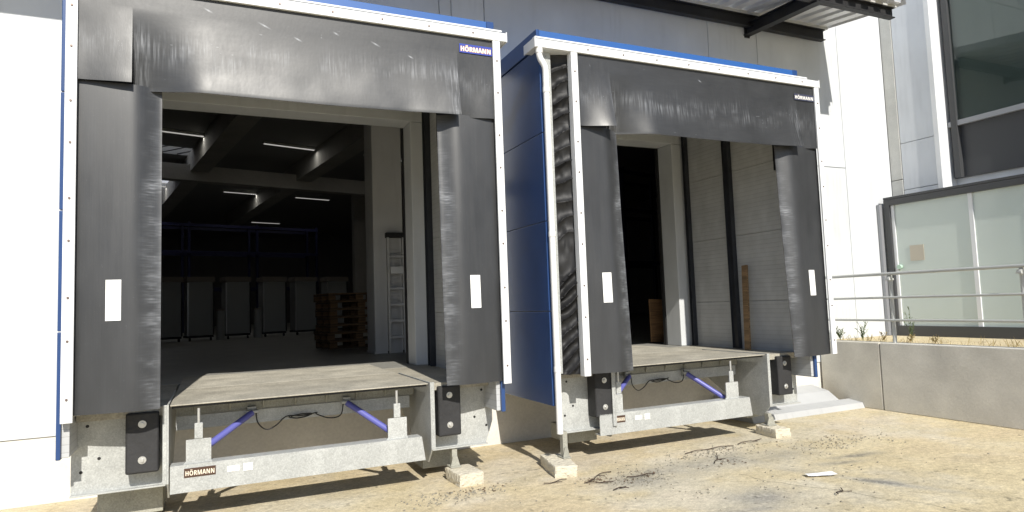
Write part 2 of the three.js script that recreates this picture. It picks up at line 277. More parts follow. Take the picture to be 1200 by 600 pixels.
{
  const s = new THREE.Shape([[-16, 2.05], [20, 2.05], [20, 40], [-16, 40]].map((p) => new THREE.Vector2(...p)));
  for (const [x, z, w, d] of skyl) s.holes.push(new THREE.Path([[-1, -1], [-1, 1], [1, 1], [1, -1]].map(([a, b]) => { const u = a * w / 2, t = b * d / 2; return new THREE.Vector2(x + u * hc + t * hs, -(z - u * hs + t * hc)); })));
  const g = new THREE.ExtrudeGeometry(s, { depth: 0.25, bevelEnabled: false }); g.rotateX(-Math.PI / 2); g.translate(0, 6.6, 0);
  struct('hall_ceiling', g, M.hallCeil);
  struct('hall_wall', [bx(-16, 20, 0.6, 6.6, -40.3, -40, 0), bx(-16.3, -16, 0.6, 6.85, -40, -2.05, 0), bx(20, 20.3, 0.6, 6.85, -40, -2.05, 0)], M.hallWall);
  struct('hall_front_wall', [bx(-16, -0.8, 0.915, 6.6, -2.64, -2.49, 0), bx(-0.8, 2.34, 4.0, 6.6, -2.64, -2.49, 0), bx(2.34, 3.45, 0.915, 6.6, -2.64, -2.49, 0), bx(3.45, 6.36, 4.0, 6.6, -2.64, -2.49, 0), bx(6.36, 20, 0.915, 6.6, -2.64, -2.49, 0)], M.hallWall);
}

// ---------------------------------------------------------------- the building's outside wall
const H1 = { x0: -1.02, x1: 2.46 }, H2 = { x0: 2.952, x1: 6.5 };           // the two load houses
{
  const b = thing('warehouse_building', 'white panel-clad warehouse wall behind the two loading docks', 'building', [0, 0, -1.5]);
  part(b, 'plinth', [bx(-16, H1.x0 + 0.1, 0, 0.58, -1.9, -1.515), bx(H1.x0 + 0.1, 10.17, 0, 0.58, -1.9, -1.515)], M.plinth);
  const pan = (x0, x1, y0, y1, i) => part(b, 'cladding_panel', bx(x0 + 0.004, x1 - 0.004, y0 + 0.004, y1 - 0.004, -1.75, -1.5, 0.006), M.clad[i % 3]);
  const o1 = [H1.x0 + 0.04, H1.x1 - 0.04], o2 = [H2.x0 + 0.04, H2.x1 - 0.04];
  const xs = [-16, -12, -8.4, -4.8, -2.9]; for (let i = 0; i < 4; i++) { pan(xs[i], xs[i + 1], 0.58, 7, i); pan(xs[i], xs[i + 1], 7, 10, i + 1); }
  pan(-2.9, o1[0], 0.58, 7, 1); pan(-2.9, o1[0], 7, 10, 1); pan(o1[0], o1[1], 4.14, 7, 2); pan(o1[0], o1[1], 7, 10, 1);
  pan(o1[1], 2.57, 0.58, 7, 1); pan(o1[1], 2.57, 7, 10, 0); pan(2.57, o2[0], 0.58, 7, 0); pan(2.57, o2[0], 7, 10, 0); pan(o2[0], o2[1], 4.14, 7, 1); pan(o2[0], o2[1], 7, 10, 2);
  pan(o1[0], o1[1], 0.58, 0.84, 1); pan(o2[0], o2[1], 0.58, 0.84, 1);
  pan(o2[1], 7.39, 0.58, 7, 1); pan(o2[1], 7.39, 7, 10, 0); pan(7.39, 9.11, 0.58, 3.57, 2); pan(7.39, 9.11, 3.57, 7, 0); pan(7.39, 9.11, 7, 10, 1); pan(9.11, 10.17, 0.58, 7, 1); pan(9.11, 10.17, 7, 10, 2);
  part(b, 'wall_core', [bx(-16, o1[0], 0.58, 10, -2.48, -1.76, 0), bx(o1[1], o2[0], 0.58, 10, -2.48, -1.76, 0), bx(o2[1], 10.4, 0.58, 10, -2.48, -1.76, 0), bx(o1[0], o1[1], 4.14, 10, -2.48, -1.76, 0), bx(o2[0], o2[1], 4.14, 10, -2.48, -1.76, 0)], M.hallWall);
  for (const [a, c] of [[-0.68, 2.22], [3.33, 6.22]]) {                      // the steel frames of the two doorways
    const f = part(b, 'door_frame', [bx(a - 0.25, a, 0.916, 3.915, -2.48, -2.15, 0.01), bx(c, c + 0.25, 0.916, 3.915, -2.48, -2.15, 0.01), bx(a - 0.25, c + 0.25, 3.918, 4.16, -2.48, -2.145, 0.008)], M.frame);
    part(f, 'guide_rail', bx(a - 0.02, a + 0.012, 0.916, 3.915, -2.55, -2.485), M.steel); part(f, 'guide_rail', bx(c - 0.012, c + 0.02, 0.916, 3.915, -2.55, -2.485), M.steel);
  }
  const k = thing('kerb', 'white sloped concrete kerb along wall foot right of the blue-roofed dock', 'kerb', [6.7, 0, -1.2]);
  part(k, 'kerb_edge', prism([[-0.8, 0], [-0.83, 0.07], [-1.05, 0.1], [-1.05, 0]], 'x', 6.2, 8.245), M.kerb);
  part(k, 'kerb_slope', prism([[-1.053, 0], [-1.053, 0.1], [-1.22, 0.21], [-1.5, 0.27], [-1.5, 0]], 'x', 6.2, 8.05), M.kerb);
}
// the wing that stands out to the right, with its glazed porch
{
  const w = thing('side_wing', 'pale grey wing wall meeting the sunlit wall above the glazed door', 'building', [11, 0, -0.6]);
  part(w, 'corner_strip', [bx(10.172, 10.5, 0.9, 3.4, -1.5, -1.31, 0.004), bx(10.172, 10.5, 3.41, 10, -1.5, -1.31, 0.004)], M.wingStrip);
  for (const [a, c] of [[0.9, 3.22], [3.228, 3.98], [3.988, 10]]) part(w, 'cladding_panel', bx(10.18, 10.5, a, c, -1.302, -0.742, 0.005), M.wing);
  part(w, 'edge_trim', bx(10.15, 10.5, 0.9, 10, -0.738, -0.66, 0.006), M.white);
  part(w, 'core', bx(10.5, 13, 0, 10, -2, 8, 0), M.wing);
  const win = part(w, 'window', bx(10.44, 10.5, 3.3, 9.9, -0.65, 6, 0.004), M.anthra);
  for (const z of [-0.6, 0.7, 2.0, 3.3, 4.6]) part(win, 'mullion', bx(10.36, 10.44, 3.3, 9.9, z, z + 0.09), M.anthra);
  for (const y of [4.1, 6.2, 8.2]) part(win, 'transom', bx(10.375, 10.44, y, y + 0.08, -0.65, 6), M.greyPost);
  for (let i = 0; i < 4; i++) for (let j = 0; j < 3; j++) part(win, 'pane', bx(10.4, 10.41, 4.18 + j * 2.08, [6.2, 8.2, 9.9][j], -0.51 + i * 1.3, 0.7 + i * 1.3, 0), M.glass);

  const p = thing('glazed_porch', 'dark-framed glass door with beige notice on the raised walkway', 'glass door', [9.85, 0.902, 0]);
  const f = part(p, 'door_frame', [bx(9.8, 9.9, 0.905, 3.06, -1.41, -1.315), bx(9.8, 9.9, 0.905, 3.06, 1.0, 1.1), bx(9.8, 9.9, 2.965, 3.058, -1.315, 1.0), bx(9.8, 9.9, 0.905, 1.06, -1.315, 1.0)], M.anthra);
  part(f, 'sash', bx(9.83, 9.88, 1.06, 2.965, -1.313, -1.262), M.white); part(f, 'sash', bx(9.83, 9.88, 1.06, 2.965, -0.14, -0.08), M.white);
  part(p, 'pane', bx(9.85, 9.856, 1.06, 2.965, -1.262, -0.14, 0), M.glassReflectTint); part(p, 'pane', bx(9.85, 9.856, 1.06, 2.965, -0.08, 1.0, 0), M.glassReflectTint);
  part(p, 'notice', bx(9.843, 9.849, 2.06, 2.3, -1.06, -0.84, 0), M.notice, 'beige paper notice stuck on the glass');
  part(p, 'knob', cyl([9.80, 1.98, -1.23], [9.848, 1.98, -1.23], 0.035), M.knob);
  part(p, 'roof', bx(9.8, 10.17, 3.063, 3.1, -1.41, 1.1), M.anthra);
  part(p, 'back_panel', bx(10.1, 10.14, 0.905, 3.06, -1.41, 1.1), M.white);
  part(p, 'hinge_post', bx(9.745, 9.81, 0.905, 3.0, -1.49, -1.44), M.greyPost);
}
// retaining wall and railing of the walkway
{
  const w = thing('retaining_wall', 'grey concrete retaining wall under the railing on the right', 'wall', [8.35, 0, 0]);
  const zs = [-1.49, -0.52, 1.6, 3.7, 5.8, 7.9, 10];
  for (let i = 0; i < 6; i++) part(w, 'concrete_panel', bx(8.25, 8.45, 0, 0.91, zs[i] + 0.006, zs[i + 1] - 0.006, 0.012), i % 2 ? M.concrete : M.concreteB);
  const r = thing('railing', 'light grey tubular railing on top of the concrete retaining wall', 'railing', [8.3, 0.91, 0]);
  for (const y of [1.84, 1.52, 1.215]) part(r, 'rail', cyl([8.3, y, -1.45], [8.3, y, 8], y > 1.8 ? 0.021 : 0.016), M.galv);
  for (const z of [-0.34, 1.25, 2.85, 4.45, 6.05]) { const p = part(r, 'post', cyl([8.33, 0.91, z], [8.33, 1.86, z], 0.025), M.galv); part(p, 'clamp', [cyl([8.3, 1.78, z], [8.3, 1.8, z], 0.034), bx(8.26, 8.36, 1.75, 1.78, z - 0.03, z + 0.03)], M.galv); }
}

// ---------------------------------------------------------------- canopy over the wall
{
  const c = thing('canopy', 'steel canopy with corrugated roof sheets high on the warehouse wall', 'canopy', [0, 5.4, -1.4]);
  const X0 = -16;
  const ibeam = (x0, x1, y0, h, z) => [bx(x0, x1, y0, y0 + 0.014, z - 0.045, z + 0.045), bx(x0, x1, y0 + h - 0.014, y0 + h, z - 0.045, z + 0.045), bx(x0, x1, y0 + 0.012, y0 + h - 0.012, z - 0.006, z + 0.006, 0)];
  part(c, 'wall_beam', ibeam(X0, 8.69, 5.54, 0.17, -1.4), M.steel);
  part(c, 'front_beam', ibeam(X0, 8.7, 5.42, 0.15, -0.27), M.steel);
  for (const x of [7.2, 2.4, -2.4, -7.2]) { const z0 = -1.5, z1 = -0.2, g = []; g.push(prism([[z0, 5.46], [z0, 5.62], [z1, 5.56], [z1, 5.4]], 'x', x - 0.005, x + 0.005), prism([[z0, 5.45], [z0, 5.464], [z1, 5.404], [z1, 5.39]], 'x', x - 0.06, x + 0.06), prism([[z0, 5.61], [z0, 5.624], [z1, 5.564], [z1, 5.55]], 'x', x - 0.06, x + 0.06)); part(c, 'rafter', g, M.steel); part(c, 'wall_bracket', bx(x - 0.05, x + 0.05, 5.42, 5.66, -1.499, -1.485), M.steel); }
  part(c, 'purlin', bx(X0, 8.74, 5.712, 5.757, -1.44, -1.345), M.purlin);
  part(c, 'purlin', bx(X0, 8.74, 5.572, 5.598, -0.32, -0.22), M.purlin);
  for (let s = 0; s < 5; s++) {                                             // five corrugated sheets side by side
    const x0 = X0 + s * 4.95, pts = [], top = [], pit = 0.25; let x = x0;
    while (x < x0 + 4.94) { for (const [a, y] of [[0, 0], [0.135, 0], [0.155, 0.13], [0.23, 0.13]]) pts.push([x + a, y]); x += pit; } pts.push([x, 0]);
    for (let i = pts.length - 1; i >= 0; i--) top.push([pts[i][0], pts[i][1] + 0.004]);
    const g = prism([...pts, ...top], 'z', -1.45, -0.12); const p = g.attributes.position;
    for (let i = 0; i < p.count; i++) p.setY(i, p.getY(i) + 5.76 - (p.getZ(i) + 1.45) * 0.13); g.computeVertexNormals(); part(c, 'roof_sheet', g, M.sheet);
  }
}

// ---------------------------------------------------------------- the two load houses
function loadHouse(h, label, posts, pipe) {
  const { x0, x1 } = h, o = thing('load_house', label, 'dock house', [(x0 + x1) / 2, 0.6, -1]);
  const ys = [0.62, 1.53, 2.41, 3.29, 4.16];
  for (const [a, b, c, d] of [[x0, x0 + 0.03, x0 + 0.031, x0 + 0.08], [x1 - 0.04, x1, x1 - 0.08, x1 - 0.041]]) for (let i = 0; i < 4; i++) {
    part(o, 'side_panel', bx(a, b, ys[i] + 0.003, ys[i + 1] - 0.003, -1.495, -0.035, 0.006), M.blue);
    part(o, 'lining_panel', bx(c, d, ys[i] + 0.014, ys[i + 1] + (i < 3 ? 0.011 : -0.002), -2.14, -0.06, 0.004), M.lining);
  }
  const rf = part(o, 'roof', bx(x0 + 0.02, x1 - 0.06, 4.247, 4.34, -1.495, -0.05, 0.004), M.blueRoof);
  part(rf, 'edge_flashing', bx(x0 - 0.016, x0 + 0.018, 4.165, 4.345, -1.495, -0.05), M.blue); part(rf, 'edge_flashing', bx(x1 - 0.058, x1 + 0.016, 4.165, 4.345, -1.495, -0.05), M.blue);
  part(o, 'ceiling', bx(x0 + 0.08, x1 - 0.08, 4.165, 4.2, -2.48, -0.06), M.lining);
  for (const [z, hw] of posts) for (const [a, b] of [[x1 - 0.15, x1 - 0.081], [x0 + 0.081, x0 + 0.15]]) part(o, 'post', [bx(a, b, 0.92, 4.16, z - hw, z - hw + 0.007), bx(a, b, 0.92, 4.16, z + hw - 0.007, z + hw), bx(a + 0.025, b - 0.02, 0.92, 4.16, z - hw + 0.008, z + hw - 0.008, 0)], M.steelPost);
  part(o, 'corner_post', bx(x0 + 0.082, x0 + 0.14, 0.92, 4.14, -0.12, -0.062), M.galv); part(o, 'corner_post', bx(x1 - 0.14, x1 - 0.082, 0.92, 4.14, -0.12, -0.062), M.galv);
  if (pipe) {
    const d = part(o, 'downpipe', tube([[2.935, 4.14, 0.0], [2.935, 4.06, 0.0], [2.945, 4.02, 0.005], [2.978, 3.95, 0.02], [2.988, 3.9, 0.02], [2.988, 3.8, 0.02], [2.988, 2.2, 0.02], [2.988, 1.2, 0.02], [2.988, 0.37, 0.02]], 0.031, 90, 14), M.pipe);
    for (const y of [3.68, 2.25, 0.95]) part(d, 'pipe_collar', cyl([2.988, y, 0.02], [2.988, y + 0.05, 0.02], 0.036), M.pipe);
    part(d, 'pipe_collar', cyl([2.935, 4.08, 0], [2.935, 4.14, 0], 0.037), M.pipe);
  }
  return o;
}
loadHouse(H1, 'larger blue-roofed dock house nearest the camera with its doorway open', [[-1.9, 0.055]], false);
loadHouse(H2, 'blue panelled dock house further right with white downpipe', [[-2.05, 0.03], [-1.2, 0.055]], true);

// ---------------------------------------------------------------- dock shelters: rails, black curtains and markers
function shelter(q) {
  const { x0, x1, l0, r0, s0, s1, dx } = q, o = thing('dock_shelter', q.label, 'dock shelter', [(x0 + x1) / 2, 0.89, 0], 'dock shelters');
  const tw = 0.075, B = 0.9, TOP = 4.135;
  const top = part(o, 'top_rail', [bx(q.f0, q.f1, 4.13, 4.212, 0.006, 0.034), bx(q.f0, q.f1, 4.13, 4.146, -0.2, 0.004)], M.white);
  part(top, 'end_cap', [bx(q.f0 - 0.012, q.f0 - 0.001, 4.125, 4.225, -0.22, 0.036), bx(q.f1 + 0.001, q.f1 + 0.012, 4.125, 4.225, -0.22, 0.036)], M.white);
  part(top, 'drip_edge', bx(q.f0, q.d1, 4.226, 4.243, -0.04, 0.02), M.white);
  for (const [a, b] of [[x0, x0 + tw], [x1 - tw, x1]]) {
    const t = part(o, 'side_rail', [bx(a, b, 0.885, 4.128, 0.008, 0.03), bx(a === x0 ? a : b - 0.004, a === x0 ? a + 0.004 : b, 0.885, 4.128, -0.05, 0.006)], M.white);
    for (let k = 0; k < 9; k++) { const y = 1.05 + k * 0.36 + 0.05 * (k % 2); part(t, 'bolt', cyl([(a + b) / 2, y, 0.028], [(a + b) / 2, y, 0.037], 0.0095, 0.008, 8), M.bolt); }
  }
  for (let x = x0 + 0.2; x < x1 - 0.1; x += 0.43) part(top, 'bolt', cyl([x, 4.172, 0.032], [x, 4.172, 0.041], 0.0095, 0.008, 8), M.bolt);
  // head curtain: middle flap between two slits, and a corner flap on each side
  const wav = (x, y, s) => (n3(x * 2.3 + s, y * 2.6) - 0.5) * 0.02 + (n3(x * 7 + s, y * 6) - 0.5) * 0.004;
  const hz = (x, y, m) => { const t = clamp((3.97 - y) / 0.6); return m(x, t); };
  const mid = (x, t) => { const a = sstep(0.55, 0, x - s0), b = sstep(0.6, 0, s1 - x); return 0.04 * Math.pow(t, 1.7) + q.ml * a * Math.pow(t, 1.4) + q.mr * b * Math.pow(t, 1.3); };
  const cl = (x, t) => q.cl * Math.pow(t, 1.3) * sstep(x0 + tw, s0, x), cr = (x, t) => q.cr * Math.pow(t, 1.2) * sstep(x1 - tw, s1, x);
  const head = (a, b, yb, m, s, n) => slab((u, v) => { const y = yb(u) + (TOP - yb(u)) * v, t = clamp((3.97 - y) / 0.6), x = a + (b - a) * u + (n > 50 ? q.gap * t * Math.max(0, 1 - u * 8) : 0); return [x, y, 0.002 + hz(x, y, m) + wav(x, y, s) * t]; }, n, 26, 0.004);
  const hm = part(o, 'head_curtain', head(s0, s1, (u) => 3.36 - 0.012 * Math.sin(u * 3.1), mid, dx, 90), q.hm);
  part(o, 'corner_flap', head(x0 + tw - 0.03, s0, () => 3.385, cl, dx + 9, 16), M.pvcHeadB); part(o, 'corner_flap', head(s1, x1 - tw + 0.03, () => 3.37, cr, dx + 5, 16), M.pvcHeadB);
  // side flaps, rubbed and bent inwards along the opening
  const flapAt = (a, b, y0, y1, s) => (u, v) => { const x = a + (b - a) * u, y = y0 + (y1 - y0) * v, e = sstep(0.55, 1, u), out = Math.pow(u, 0.75) * (1 - v); return [x, y, -0.03 + 0.1 * out - 0.075 * e * e - 0.007 * u * Math.sin(y * 1.7 + s) * e + (n3(x * 2 + s, y * 1.6) - 0.5) * 0.008 * sstep(0, 0.4, u)]; };
  for (const [a, b, y0, mx, my, s, turn] of [[x0 + tw - 0.03, l0, q.fy[0], q.m0, 1.595, dx + 1, false], [x1 - tw + 0.03, r0, q.fy[1], q.m1, 1.59, dx + 2, true]]) {
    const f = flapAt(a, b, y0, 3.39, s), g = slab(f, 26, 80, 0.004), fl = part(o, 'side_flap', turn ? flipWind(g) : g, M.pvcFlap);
    const mk = slab((u, v) => { const x = mx + 0.1 * u, y = my + 0.3 * v, p = f((x - a) / (b - a), (y - y0) / (3.39 - y0)); return [x, y, p[2] + 0.005]; }, 4, 8, 0.003);
    part(fl, 'marker', mk, M.marker, 'white rectangular marker');
  }
  const lg = new THREE.PlaneGeometry(q.lw, q.lh); lg.translate(q.lx, q.ly, q.lz); part(o, 'name_plate', lg, q.lm);
  // unseen black boards behind the curtains, enlarged to block sun in the gaps
  part(o, 'gap_blocker', [bx(x0 + 0.01, x0 + 0.2, 0.95, 4.12, -0.14, -0.13, 0), bx(x1 - 0.2, x1 - 0.01, 0.95, 4.12, -0.14, -0.13, 0), bx(x0 + 0.2, x1 - 0.2, 3.75, 4.12, -0.14, -0.13, 0), bx(x0 + 0.2, l0 - 0.01, 3.1, 3.75, -0.14, -0.13, 0), bx(r0 + 0.01, x1 - 0.2, 3.1, 3.75, -0.14, -0.13, 0)], M.black);
  return o;
}
function flipWind(g) { const p = g.attributes.position.array, n = g.attributes.normal.array, t = g.attributes.uv.array; for (let i = 0; i < p.length; i += 9) for (let k = 0; k < 3; k++) { for (const a of [p, n]) { const s = a[i + 3 + k]; a[i + 3 + k] = a[i + 6 + k]; a[i + 6 + k] = s; } } for (let i = 0; i < t.length; i += 6) for (let k = 0; k < 2; k++) { const s = t[i + 2 + k]; t[i + 2 + k] = t[i + 4 + k]; t[i + 4 + k] = s; } for (let i = 0; i < n.length; i++) n[i] = -n[i]; return g; }
shelter({ label: 'near dock shelter, its black curtains framing the wide dark doorway', x0: -0.985, x1: 2.5, l0: -0.365, r0: 1.885, s0: -0.56, s1: 2.07, f0: -1.03, f1: 2.565, d1: 2.53, gap: 0.0, ml: -0.13, mr: 0.03, cl: 0.03, cr: -0.05, fy: [0.93, 0.91], m0: -0.72, m1: 2.13, lw: 0.33, lh: 0.085, lx: 2.257, ly: 4.018, lz: 0.012, lm: M.logoBlue, hm: M.pvcHead, dx: 3 });
const s2 = shelter({ label: 'far dock shelter, darker black curtains beside the white downpipe', x0: 3.28, x1: 6.77, l0: 3.865, r0: 6.105, s0: 3.745, s1: 6.395, f0: 2.885, f1: 6.775, d1: 6.6, gap: 0.035, ml: -0.16, mr: 0.04, cl: 0.1, cr: -0.05, fy: [0.9, 0.885], m0: 3.545, m1: 6.405, lw: 0.33, lh: 0.078, lx: 6.53, ly: 3.985, lz: 0.014, lm: M.logoPale, hm: M.pvcHeadB, dx: 40 });
{ // crumpled side cloth of the shifted shelter
  const fold = (s, y) => { const low = sstep(2.3, 1.9, y), pit = 0.165 - 0.03 * low, ph = (y - s * (0.1 + 0.16 * low) - 0.1 * n3(y * 1.9, 9) - 0.07 * n3(s * 2.6, y * 3.4)) / pit, f = ph - Math.floor(ph), k = h2(Math.floor(ph), 3, 77); return (1 - Math.pow(Math.sin(Math.PI * Math.pow(f, 0.75)), 0.75)) * (0.03 + 0.05 * k) * (0.5 + 0.5 * Math.sin(Math.PI * clamp(0.15 + s * 0.7))); };
  part(s2, 'side_cloth', slab((u, v) => { const y = 0.9 + 3.23 * v, x = 3.02 + 0.275 * u - (1 - u) * (fold(0.1, y) * 0.5 - 0.01); return [x, y, -0.2 + 0.12 * u + fold(u, y) + (n3(u * 7, y * 11) - 0.5) * 0.014]; }, 30, 320, 0.003), M.fabric, 'crumpled black cloth');
}

// ---------------------------------------------------------------- dock levellers
function leveller(q) {
  const { a, b, b0, b1, p0, p1, u0, u1 } = q, o = thing('dock_leveller', q.label, 'dock leveller', [(a + b) / 2, 0.2, -0.6], 'dock levellers');
  part(o, 'deck_plate', bx(a, b, 0.897, 0.925, -2.72, -1.36, 0.003), M.deck); part(o, 'lip_plate', bx(a, b, 0.913, 0.924, -1.355, -0.2, 0.003), M.deckLip); part(o, 'lip_shade_strip', bx(a + 0.01, b - 0.01, 0.894, 0.912, -1.35, -0.225, 0), M.steel);  // dark strip under the lip plate paints its shadow line
  part(o, 'side_floor', bx(q.w0, a - 0.024, 0.85, 0.913, -2.05, -0.24, 0), M.deckLip); part(o, 'side_floor', bx(b + 0.028, q.w1, 0.85, 0.913, -2.05, -0.24, 0), M.deckLip);
  const hg = [bx(a + 0.02, b - 0.02, 0.778, 0.893, -0.67, -0.64)]; part(o, 'hinge_plate', hg, M.galvShaded);
  for (let x = a + 0.16; x < b - 0.1; x += 0.27) part(o, 'gusset', prism([[-0.638, 0.78], [-0.638, 0.893], [-0.58, 0.893]], 'x', x, x + 0.012), M.galvShaded);
  part(o, 'cross_channel', [bx(a + 0.02, b - 0.06, 0.66, 0.775, -0.648, -0.625), bx(a + 0.02, b - 0.06, 0.66, 0.67, -0.76, -0.65)], M.galv);
  // bottom beam
  const bm = part(o, 'bottom_beam', [prism([[b0, 0.245], [b1, 0.245], [b1 - 0.03, 0.455], [b0, 0.455]], 'z', -0.212, -0.2), bx(b0, b1 - 0.03, 0.443, 0.455, -0.34, -0.213), bx(b0, b1, 0.245, 0.257, -0.3, -0.213)], M.galv);
  const pl = new THREE.PlaneGeometry(q.lw, 0.07); pl.translate(q.lx, 0.392, -0.1965); part(bm, 'name_plate', pl, M.logoDark);
  const st = new THREE.PlaneGeometry(0.09, 0.045); st.translate(q.lx + 0.24, 0.385, -0.1965); part(bm, 'sticker', st, M.sticker); const st2 = new THREE.PlaneGeometry(0.07, 0.06); st2.translate(q.lx + 0.35, 0.385, -0.1965); part(bm, 'sticker', st2, M.sticker);
  for (const [x0, x1] of q.stands) {
    const c = (x0 + x1) / 2, s = part(o, 'support_stand', prism([[x0 - 0.02, 0.456], [x1 + 0.01, 0.456], [x1, 0.475], [x1, 0.64], [c + 0.032, 0.642], [x0, 0.64], [x0, 0.475]], 'z', -0.235, -0.222), M.galv);
    part(s, 'pin', bx(c - 0.03, c + 0.03, 0.644, 0.765, -0.24, -0.222), M.galv); part(s, 'rod', cyl([c, 0.765, -0.232], [c, 0.88, -0.232], 0.011), M.zinc);
  }
  for (const [p, r] of q.struts) {
    const P0 = new THREE.Vector3(...p), P1 = new THREE.Vector3(...r), at = (t) => P0.clone().lerp(P1, t).toArray();
    const s = part(o, 'strut', cyl(at(0), at(1), 0.027), M.strut); part(s, 'rod_end', cyl(at(0.98), at(1.1), 0.014), M.zinc);
    part(s, 'clevis', [bx(r[0] - 0.035, r[0] + 0.035, r[1] - 0.03, r[1] + 0.05, r[2] - 0.08, r[2] - 0.02), cyl([r[0] - 0.05, r[1] + 0.01, r[2]], [r[0] + 0.05, r[1] + 0.01, r[2]], 0.016)], M.galv);
  }
  const c0 = q.struts[0][1][0], c1 = q.struts[1][1][0], D = c1 - c0, cz = -0.58;
  part(o, 'cable', [tube([[c0 + 0.03, 0.77, cz], [c0 + 0.05, 0.66, cz], [c0 + 0.12, 0.6, cz], [c0 + 0.2, 0.63, cz], [c0 + 0.28, 0.695, cz], [c0 + 0.42, 0.69, cz], [c0 + 0.55, 0.705, cz], [c0 + D - 0.28, 0.7, cz], [c0 + D - 0.16, 0.645, cz], [c0 + D - 0.06, 0.66, cz], [c1 - 0.03, 0.78, cz]], 0.0055, 90), tube([[c0 + 0.3, 0.69, cz + 0.01], [c0 + 0.36, 0.675, cz + 0.02], [c0 + 0.45, 0.68, cz], [c0 + 0.5, 0.7, cz + 0.01], [c0 + 0.4, 0.705, cz + 0.01], [c0 + 0.32, 0.695, cz + 0.02]], 0.006, 40)], M.cable);
  // cheeks, front plates, bumpers
  for (const [x, s] of [[a - 0.02, -1], [b + 0.012, 1]]) part(o, 'cheek_plate', [prism([[-0.18, 0.33], [-0.18, 0.93], [-1.3, 0.93], [-1.3, 0.62], [-0.9, 0.4], [-0.6, 0.2], [-0.3, 0.2]], 'x', x, x + 0.012), bx(s > 0 ? x + 0.012 : x - 0.03, s > 0 ? x + 0.04 : x, 0.33, 0.93, -0.192, -0.18)], M.galv);
  for (const [x0, x1, s] of [[p0, a - 0.022, -1], [b + 0.026, p1, 1]]) {
    const cut = q.cut && s > 0 ? 0.07 : 0.0, cl = q.cut && s > 0 ? 0 : 0;
    const pl = part(o, 'front_plate', [prism([[x0, 0.3], [x1 - cut, 0.3], [x1, 0.5], [x1, 0.9], [x0, 0.9]], 'z', -0.372, -0.36), bx(x0, x1 - cut, 0.29, 0.302, -0.374, -0.31)], M.galv);
    for (const [t, y] of [[0.72, 0.55], [0.9, 0.46], [0.84, 0.8]]) { const xx = s > 0 ? x0 + (x1 - x0) * t : x1 - (x1 - x0) * t; part(pl, 'bolt_hole', cyl([xx, y, -0.3605], [xx, y, -0.3585], 0.012), M.black); }
  }
  for (const [x0, x1] of [u0, u1]) {
    const bp = part(o, 'bumper', bx(x0, x1, 0.43, 0.885, -0.359, -0.2, 0.014), M.rubber), c = (x0 + x1) / 2;
    for (const y of [0.8, 0.53]) { part(bp, 'washer', cyl([c, y, -0.202], [c, y, -0.196], 0.03, 0.028, 18), M.zinc); part(bp, 'bolt', cyl([c, y, -0.196], [c, y, -0.18], 0.014, 0.013, 6), M.zinc); }
  }
  for (const [x0, x1, y0] of q.feet) part(o, 'foot_box', bx(x0, x1, y0, 0.286, -1.0, -0.6, 0.006), M.galvShaded);
  for (const [x, z, y0, w, h] of q.legs) part(o, 'leg', [prism([[x - w, y0 + 0.011], [x + w, y0 + 0.011], [x + w * 0.45, y0 + 0.1], [x - w * 0.45, y0 + 0.1]], 'z', z - 0.006, z + 0.006), bx(x - 0.026, x + 0.026, y0 + 0.012, h, z - 0.07, z - 0.01), bx(x - w - 0.008, x + w + 0.008, y0, y0 + 0.01, z - 0.1, z + 0.03)], M.galvShaded);
  return o;
}
leveller({ label: 'near dock leveller with galvanised beam and blue lifting struts under its sunlit deck', a: -0.31, b: 1.77, b0: -0.31, b1: 1.73, p0: -0.98, p1: 2.455, w0: -0.93, w1: 2.376, u0: [-0.61, -0.385], u1: [1.86, 2.08], lw: 0.225, lx: -0.1, stands: [[-0.2, -0.02], [1.4, 1.57]], struts: [[[-0.1, 0.53, -0.3], [0.3, 0.757, -0.57]], [[1.46, 0.5, -0.3], [1.11, 0.765, -0.57]]], cut: true, feet: [[-0.84, -0.38, 0.03], [1.82, 2.15, 0.07]], legs: [[2.05, -0.32, 0.115, 0.045, 0.29]] });
leveller({ label: 'far dock leveller with galvanised beam beside the white downpipe', a: 3.77, b: 5.85, b0: 3.57, b1: 5.61, p0: 3.2, p1: 6.495, w0: 3.04, w1: 6.418, u0: [3.53, 3.755], u1: [6.04, 6.265], lw: 0.15, lx: 3.8, stands: [[3.79, 3.87], [5.26, 5.44]], struts: [[[3.8, 0.57, -0.3], [4.2, 0.765, -0.57]], [[5.3, 0.46, -0.3], [5.0, 0.735, -0.57]]], cut: false, feet: [[3.42, 3.77, 0.12], [5.9, 6.2, 0.13]], legs: [[3.1, -0.08, 0.11, 0.035, 0.36], [5.88, -0.2, 0.105, 0.06, 0.24]] });

// concrete blocks under the legs
function block(label, cx, cz, w, d, h, yaw) {
  const g = new THREE.BoxGeometry(w, h, d, 10, 5, 10), p = g.attributes.position; const s = cx * 7;
  for (let i = 0; i < p.count; i++) { const x = p.getX(i), y = p.getY(i), z = p.getZ(i), e = (Math.abs(x) > w * 0.48) + (Math.abs(y) > h * 0.48) + (Math.abs(z) > d * 0.48) > 1 ? 0.016 : 0.006; const n = n3(x * 22 + s, z * 22 + y * 31), k = n3(y * 30 + s, x * 18 - z * 25); p.setXYZ(i, x - Math.sign(x) * e * n * 1.2, y > -h * 0.45 ? y - Math.sign(y) * e * k : y, z - Math.sign(z) * e * n); }
  g.computeVertexNormals(); g.rotateY(yaw); g.translate(cx, h / 2, cz); return solo('concrete_block', label, 'block', uvBox(clean(g)), M.block, [cx, 0, cz], 'blocks under the dock legs');
}
block('square concrete block below the right leg of the near dock', 2.1, -0.22, 0.25, 0.36, 0.115, 0.06);
block('long weathered concrete block below the white downpipe', 3.02, -0.1, 0.24, 0.56, 0.11, -0.22);
block('small pale concrete block below the right leg of the far dock', 5.86, -0.16, 0.22, 0.36, 0.105, -0.12);

